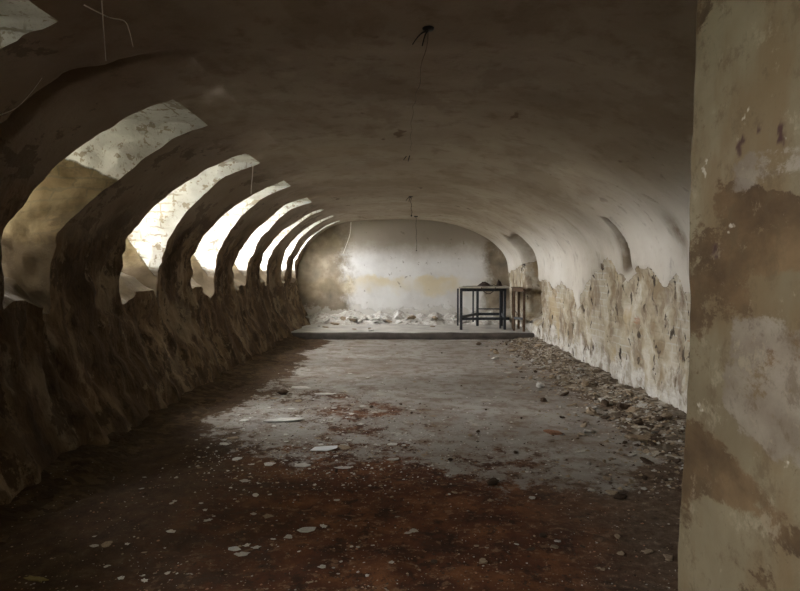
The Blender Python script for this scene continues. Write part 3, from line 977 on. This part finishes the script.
def grit(name, label, cat, n, where, smin, smax, mats):
    r = random.Random(len(name))
    V = []; Fc = []; mi = []
    for k in range(n):
        x, y = where(r)
        z = surf(x, y)
        q = r.uniform(smin, smax) * (0.6 + r.random() ** 3)
        a = r.uniform(0, 6.28); b = len(V); m_ = r.randrange(len(mats))
        for j in range(5):
            t = a + j * 1.2566
            V.append(Vector((x + q * r.uniform(.6, 1.1) * math.cos(t), y + q * r.uniform(.6, 1.1) * math.sin(t), z - 0.001)))
        V.append(Vector((x + q * .2, y, z + q * r.uniform(.25, .6))))
        for j in range(5):
            Fc.append((b + j, b + (j + 1) % 5, b + 5)); mi.append(m_)
    o = build(name, V, Fc, M[mats[0]], smooth=False)
    for m_ in mats[1:]:
        o.data.materials.append(M[m_])
    o.data.polygons.foreach_set('material_index', mi)
    return tag(o, label, cat, kind='stuff')
def w_dirt(r):
    p = at_floor(r.uniform(0, 680), r.uniform(470, 600)); return p.x, p.y
def w_conc(r):
    while True:
        px = r.gauss(330, 110); py = r.triangular(340, 500, 455)
        if px > 408 - 1.25 * (py - 271) and px < 640:
            p = at_floor(px, py); return p.x, p.y
def w_right(r):
    y = lerp(4.4, 14.2, r.random() ** 1.4)
    return 2.75 - abs(r.gauss(0, 0.55)), y
grit('dirt_grit', 'fine dark and pale grit strewn over the red-brown dirt in the foreground', 'grit', 5200, w_dirt, 0.003, 0.010, ['chipd', 'chipd', 'chipd', 'chipd', 'chipb', 'chipd', 'brickred', 'chipd', 'chipd', 'chipb', 'chip'])
grit('floor_grit', 'fine plaster grit strewn over the grey concrete, thickest left of the middle', 'grit', 4200, w_conc, 0.005, 0.016, ['chipb', 'chipd', 'chip', 'chipd', 'chipd', 'chipb', 'chipw'])
grit('rubble_grit', 'small crumbs of plaster strewn along the right wall', 'grit', 4200, w_right, 0.010, 0.028, ['chipb', 'chipd', 'chip', 'chipb'])

def single(name, kind, mkey, px, py, size, label, cat, idx=0, rz=0.0, sx=1.0, z=0.012, tilt=(0, 0)):
    p = at_floor(px, py); p.z = floor_h(p.x, p.y) + z
    o = drop(name, kind, mkey, p, size, label, cat, None, 0, idx)
    o.rotation_euler = (tilt[0], tilt[1], rz)
    o.scale = (size * sx, size, size)
    return o
# the white sheet and the other pieces one can point at
sh = [(-.112, -.055), (.03, -.062), (.118, -.03), (.112, .05), (-.02, .06), (-.085, .055)]
V = []
for zz in (0.0, 0.004):
    V += [(x, y, zz + 0.018 * (x / 0.11) ** 2 * (1 if x > 0 else 0.3)) for x, y in sh]
n6 = len(sh)
Fc = [tuple(range(n6))[::-1], tuple(range(n6, 2 * n6))] + [(k, (k + 1) % n6, n6 + (k + 1) % n6, n6 + k) for k in range(n6)]
p = at_floor(324, 450.5); p.z = surf(p.x, p.y) + 0.004
o = build('white_sheet', V, Fc, M['white'], smooth=False, loc=p)
tag(o, 'bright white flat sheet of card lying left of the middle of the floor', 'sheet')
single('plaster_flake', 'flake', 'chipw', 303, 467, 0.11, 'wide dull white plaster flake just left below the bright white sheet', 'plaster flake', 1, 0.3, 1.25)
single('plaster_flake', 'flake', 'chipw', 343, 469, 0.075, 'bluish white narrow plaster flake just right below the bright white sheet', 'plaster flake', 2, 0.0, 1.5)
single('plaster_flake', 'flake', 'chipw', 307, 531, 0.085, 'largest pale plaster flake on the foreground dirt, a light grey scalloped disc', 'plaster flake', 3, 0.4, 1.1, 0.02)
single('plaster_flake', 'flake', 'chipw', 235, 551, 0.055, 'leftmost of three pale plaster flakes clustered on dirt, lower left foreground', 'plaster flake', 4, 0.1, 1.2, 0.02)
single('plaster_flake', 'flake', 'chipw', 247, 547, 0.04, 'topmost of three pale plaster flakes clustered on dirt, lower left foreground', 'plaster flake', 5, 0.7, 1.0, 0.02)
single('plaster_flake', 'flake', 'chip', 241, 557, 0.055, 'lowest of three pale plaster flakes clustered on dirt, lower left foreground', 'plaster flake', 0, 0.0, 1.6, 0.02)
single('plaster_flake', 'flake', 'chipw', 284, 421, 0.20, 'largest whitish patch of flaked plaster on the concrete, above the white sheet', 'plaster flake', 2, 0.2, 1.6, 0.004)
single('plaster_flake', 'flake', 'chipw', 326, 394.5, 0.13, 'long thin white plaster flake on far concrete left of the middle', 'plaster flake', 3, 0.1, 1.7, 0.004)
single('plaster_flake', 'flake', 'chipw', 302, 388, 0.16, 'broad white plaster flake on far concrete near the left soil bank', 'plaster flake', 4, -0.1, 1.6, 0.004)
single('brick_chip', 'slab', 'brickred', 554, 433.5, 0.12, 'pinkish flat chip of brick lying alone on the concrete near the rubble', 'brick chip', 3, 0.2, 1.5, 0.012, (0.2, 0.15))
single('debris_lump', 'lump', 'chipd', 493, 486, 0.07, 'dark curled lump of debris on the edge of pale concrete, centre right', 'debris lump', 2, 0.5, 1.6, 0.004)
single('debris_lump', 'lump', 'chipb', 667, 424, 0.10, 'brown lump of rubble nearest the pier on the right-hand heap', 'debris lump', 4, 0.4, 1.3, 0.07)
single('debris_lump', 'slab', 'chipb', 640, 441, 0.17, 'wide flat slab of brown plaster on the near end of right-hand heap', 'debris lump', 1, 0.4, 1.4, 0.06, (0.15, 0.1))
single('debris_lump', 'lump', 'chipd', 620, 500, 0.06, 'dark knobbly lump on the dirt left of the pier', 'debris lump', 3, 0.2, 1.5, 0.004)
single('debris_lump', 'lump', 'chipd', 283, 395, 0.10, 'dark lump of dirt on the floor beside the left soil bank', 'debris lump', 1, 0.3, 1.2, 0.004)
single('dry_leaf', 'flake', 'ochre', 36, 581, 0.085, 'yellowish dry leaf in the dark bottom left corner', 'leaf', 5, 2.5, 1.7, 0.03, (0.2, 0.1))

# ------------------------------------------------------------------ work table on the platform
ZT = 1.15
TX, TYY = 1.8, 15.9
tb = thing('work_table', 'tall dark steel frame table with pale dusty top on the far platform', 'table', (TX, TYY, PLAT_Z))
def local(v):
    return [Vector(p) - Vector((TX, TYY, PLAT_Z)) for p in v]
def tpart(name, vf, m, parent=tb):
    v, f = vf
    return build(name, local(v), f, M[m], parent, smooth=False)
A = (1.27, 15.30); B = (2.33, 15.42); Cc = (2.40, 16.40); D = (1.78, 16.40)
for (x, y) in (A, B, Cc, D):
    tpart('leg', bar((x, y, PLAT_Z + 0.004), (x, y, ZT - 0.02), 0.062, 0.062), 'steel')
# doubled posts beside three of the legs
for (x, y) in ((A[0] - 0.075, A[1] + 0.04), (D[0] - 0.11, D[1] + 0.02), (B[0] - 0.10, B[1] + 0.06)):
    tpart('post', bar((x, y, PLAT_Z + (0.02 if x > 2 else 0.10)), (x, y, ZT - 0.02), 0.04, 0.04), 'steel')
def z3(p, z):
    return (p[0], p[1], z)
for p, q in ((A, B), (B, Cc), (Cc, D), (D, A)):
    tpart('top_rail', bar(z3(p, ZT - 0.05), z3(q, ZT - 0.05), 0.05, 0.075), 'steel')
for p, q in ((A, (2.44, 15.43)), (Cc, D), (D, A), (B, Cc)):
    zl = 0.405 if p == A else 0.45
    tpart('lower_rail', bar(z3(p, zl), z3(q, zl), 0.045, 0.065), 'steel')
tpart('stretcher', bar((D[0], D[1], 0.58), (Cc[0], Cc[1], 0.58), 0.03, 0.03), 'steel')
# tabletop: an uneven board
V = []; nx = 16; ny = 8
for lay in (0, 1):
    for j in range(ny + 1):
        for i in range(nx + 1):
            u = i / nx; v = j / ny
            x = lerp(lerp(A[0] - 0.06, D[0] - 0.25, v), lerp(B[0] + 0.10, Cc[0] + 0.12, v), u)
            y = lerp(15.24, 16.5, v)
            V.append(Vector((x, y, ZT - 0.012 + lay * 0.035 + (0.012 * fbm(x * 3, y * 3, 1, 3) if lay else 0))))
n1 = (nx + 1) * (ny + 1)
Fc = [tuple(i + n1 for i in q) for q in grid_faces(ny + 1, nx + 1, flip=True)] + grid_faces(ny + 1, nx + 1)
rim = list(range(nx + 1)) + [j * (nx + 1) + nx for j in range(1, ny + 1)] + [ny * (nx + 1) + i for i in range(nx - 1, -1, -1)] + [j * (nx + 1) for j in range(ny - 1, 0, -1)]
for k in range(len(rim)):
    a, b = rim[k], rim[(k + 1) % len(rim)]
    Fc.append((a, b, b + n1, a + n1))
tpart('tabletop', (V, Fc), 'board')

# narrow brown stand between the table and the right wall
SX, SY = 2.55, 15.1
sd = thing('wooden_stand', 'narrow rusty brown stand squeezed between the steel table and the right wall', 'stand', (SX, SY, PLAT_Z))
def spart(name, vf, m='rust'):
    v, f = vf
    return build(name, [Vector(p) - Vector((SX, SY, PLAT_Z)) for p in v], f, M[m], sd, smooth=False)
E = (2.50, 15.10); G = (2.69, 14.85); H = (2.56, 15.62); J = (2.70, 15.62)
for p in (E, G, H, J):
    spart('leg', bar(z3(p, PLAT_Z + (0.004)), z3(p, 1.10), 0.055, 0.055))
for p, q in ((E, G), (H, J), (E, H), (G, J)):
    spart('top_rail', bar(z3(p, 1.10), z3(q, 1.10), 0.06, 0.07))
for p, q in ((E, G), (E, H)):
    spart('lower_rail', bar(z3(p, 0.44), z3(q, 0.44), 0.045, 0.06), 'steel')

V = []
for zz in (1.137, 1.165):
    V += [Vector((E[0] - 0.04, E[1] - 0.06, zz)), Vector((G[0] + 0.03, G[1] - 0.05, zz)), Vector((J[0] + 0.03, J[1] + 0.04, zz)), Vector((H[0] - 0.04, H[1] + 0.04, zz))]
spart('stand_top', (V, [(3, 2, 1, 0), (4, 5, 6, 7)] + [(k, (k + 1) % 4, 4 + (k + 1) % 4, 4 + k) for k in range(4)]))

# cloth and odds on the table
def rag(name, cx, cy, rx, ry, h, seed, label, cat):
    V = []
    nu, nv = 10, 18
    for i in range(nu + 1):
        t = i / nu
        for j in range(nv):
            a = 2 * math.pi * j / nv
            w = 1 + 0.3 * fbm(math.cos(a) * 1.3, math.sin(a) * 1.3, seed, 3)
            x = rx * t * w * math.cos(a); y = ry * t * w * math.sin(a)
            z = h * (1 - t ** 2.2) * (1 + 0.45 * fbm(x * 14, y * 14, seed + 2, 3)) + 0.008 * (1 - t) + 0.004
            V.append(Vector((x, y, max(0.002, z))))
    Fc = []
    for i in range(nu):
        for j in range(nv):
            Fc.append((i * nv + j, (i + 1) * nv + j, (i + 1) * nv + (j + 1) % nv, i * nv + (j + 1) % nv))
    Fc.append(tuple(nu * nv + j for j in range(nv))[::-1])
    o = build(name, V, Fc, M['rag'], loc=(cx, cy, ZT + 0.03))
    return tag(o, label, cat)
rag('crumpled_cloth', 1.87, 15.75, 0.17, 0.14, 0.085, 3, 'dark crumpled cloth lying on the middle of the steel table', 'cloth')
rag('dark_lump', 2.23, 15.72, 0.075, 0.07, 0.13, 9, 'small upright dark lump on the right part of the steel table', 'lump')
pth = [Vector((1.86 + 0.15 * math.sin(t * math.pi * 2) * (1.0 if t < .5 else .9) + 0.14 * t, 15.2 - 0.0 * t, ZT - 0.02 - 0.24 * math.sin(math.pi * t) ** 0.8)) for t in [k / 24 for k in range(25)]]
pth = [Vector((1.74 + 0.34 * (k / 20), 15.22 + 0.01 * math.sin(k), ZT + 0.01 - 0.15 * math.sin(math.pi * k / 20) ** 0.7)) for k in range(21)]
v, f = tube(pth, 0.010, 6)
tag(build('hanging_cable', v, f, M['wire']), 'loop of thin dark cable hanging from the front edge of the steel table', 'cable')
p0 = Vector((1.98, 15.70, ZT + 0.05))
v, f = tube([p0 + Vector((0.02 * k, 0.01 * math.sin(k), 0.012 * math.sin(k * 1.3))) for k in range(13)], 0.010, 6)
tag(build('cable_scrap', v, f, M['wire']), 'short scrap of cable between the cloth and the upright lump on the table', 'cable')

# ------------------------------------------------------------------ lamp points on the vault crown
def ceil_z(x, y):
    best = min(PC, key=lambda q: abs(q[0] - x))
    return best[1] + warp(best[0], y, best[1]) - 0.0
def lamp_point(x, y, label, drop_len, sway, big=1.0, seed=0, hook=True):
    z = ceil_z(x, y)
    t = thing('ceiling_lamp_point', label, 'lamp point', (x, y, z), 'lamp points along the vault')
    # round cap
    V = []; n = 18
    pr = [(0.0, 0.03), (0.055, 0.03), (0.06, -0.012), (0.045, -0.03), (0.0, -0.036)]
    for r, zz in pr:
        for k in range(n):
            a = 2 * math.pi * k / n
            V.append(Vector((r * big * math.cos(a), r * big * math.sin(a), zz * big)))
    Fc = []
    for i in range(len(pr) - 1):
        for k in range(n):
            Fc.append((i * n + k, (i + 1) * n + k, (i + 1) * n + (k + 1) % n, i * n + (k + 1) % n))
    build('ceiling_cap', V, Fc, M['black'], t)
    if hook:
        for q, (dx, dy, dz) in enumerate(((-0.09, 0.02, -0.075), (-0.035, -0.03, -0.10), (-0.1, 0.0, 0.012))):
            v, f = tube([Vector((dx * s, dy * s, -0.02 + dz * s + 0.02 * math.sin(3 * s))) for s in [k / 6 for k in range(7)]], lambda s: 0.010 * big * (1 - 0.5 * s), 6)
            build('wire_end', v, f, M['black'], t)
    if drop_len > 0:
        r2 = random.Random(seed)
        path = [Vector((sway * (k / 16) + 0.008 * math.sin(k * 1.1), 0.005 * math.cos(k), -0.02 - drop_len * k / 16)) for k in range(17)]
        v, f = tube(path, 0.0045, 5)
        cb = build('cable', v, f, M['wire'], t)
        v, f = lump(0.03, 3, 1.0, 0.2)
        build('cable_end', [Vector(p) + path[-1] - Vector((0, 0, 0.02)) for p in v], f, M['black'], cb)
    return t
lamp_point(0.115, 3.72, 'nearest lamp point on the vault, a dark cap with frayed wire ends', 0, 0, 0.62, 1)
lamp_point(0.035, 7.72, 'second lamp point along the vault, a small dark cap on the sag', 0, 0, 0.8, 2)
lamp_point(0.05, 11.8, 'third lamp point along the vault, with a short dangling cable', 0.34, 0.02, 0.8, 3)
lamp_point(0.20, 16.3, 'farthest lamp point, with a cable dangling in front of end wall', 0.85, 0.02, 0.9, 4, False)
# cable clipped to the vault between the first two points
pts = []
for k in range(41):
    t = k / 40
    y = lerp(3.74, 7.70, t); x = lerp(0.115, 0.035, t) - 0.035 * math.sin(t * math.pi) + 0.008 * math.sin(k)
    pts.append(Vector((x, y, ceil_z(x, y) - 0.012 - 0.07 * math.sin(math.pi * min(1, t * 2.2)) * (t < 0.455) - 0.006 * abs(math.sin(k * .9)))))
v, f = tube(pts, 0.003, 6)
tag(build('ceiling_cable', v, f, M['oldcable']), 'thin sagging cable along the vault crown between first and second lamp points', 'cable')

# ------------------------------------------------------------------ cobweb threads
def thread(label, pts, r=0.003):
    P = catmull([tuple(p) for p in pts], 8)
    v, f = tube(P, lambda s: r * (1 - 0.4 * s), 5)
    tag(build('cobweb_thread', v, f, M['web']), label, 'cobweb')
def on_ray(px, py, depth):
    d = CAM_M @ Vector(((px - 400) / F, -(py - 295.5) / F, -1.0))
    t = depth / d.y
    return Vector((d.x * t, d.y * t, CAM_Z + d.z * t))
thread('straight cobweb thread hanging from the vault, upper left of the photo', [on_ray(101, -12, 3.0), on_ray(103, 20, 3.0), on_ray(106, 61, 3.0)], 0.0034)
thread('curved cobweb strand with a hanging tail, right of the straight thread', [on_ray(84, 5, 3.0), on_ray(108, 17, 3.02), on_ray(124, 21, 3.04), on_ray(129, 30, 3.0), on_ray(133, 47, 3.0)], 0.0034)
thread('dusty cobweb strand across the dark vault between two nearest windows', [on_ray(0, 115, 3.9), on_ray(16, 108, 3.9), on_ray(30, 94, 3.9), on_ray(42, 78, 3.9)], 0.003)
thread('pale curved cobweb thread hanging from the top of the farthest window', [on_ray(351, 222, 16.9), on_ray(350, 234, 16.8), on_ray(346, 246, 16.8), on_ray(343, 254, 16.8)], 0.012)
thread('short cobweb thread hanging under the top of the third visible window', [on_ray(253, 165, 7.7), on_ray(252, 180, 7.6), on_ray(251, 194, 7.6)], 0.005)

# ------------------------------------------------------------------ daylight, camera
w = bpy.data.worlds.new('overcast_sky')
SC.world = w
w.use_nodes = True
bg = w.node_tree.nodes['Background']
bg.inputs['Color'].default_value = (1.0, 0.995, 0.98, 1)
bg.inputs['Strength'].default_value = 45.0

cam = bpy.data.cameras.new('camera')
cam.sensor_fit = 'HORIZONTAL'
cam.sensor_width = 36.0
cam.lens = F / 800 * 36.0
cam.clip_start = 0.05
co = bpy.data.objects.new('camera', cam)
C.objects.link(co)
co.location = (0, 0, CAM_Z)
co.rotation_euler = (math.pi / 2 - PITCH, 0, YAW)
SC.camera = co
SC.view_settings.view_transform = 'Standard'
SC.view_settings.look = 'None'
SC.view_settings.gamma = 1.0
SC.view_settings.exposure = 0.55
SC.view_settings.use_curve_mapping = False
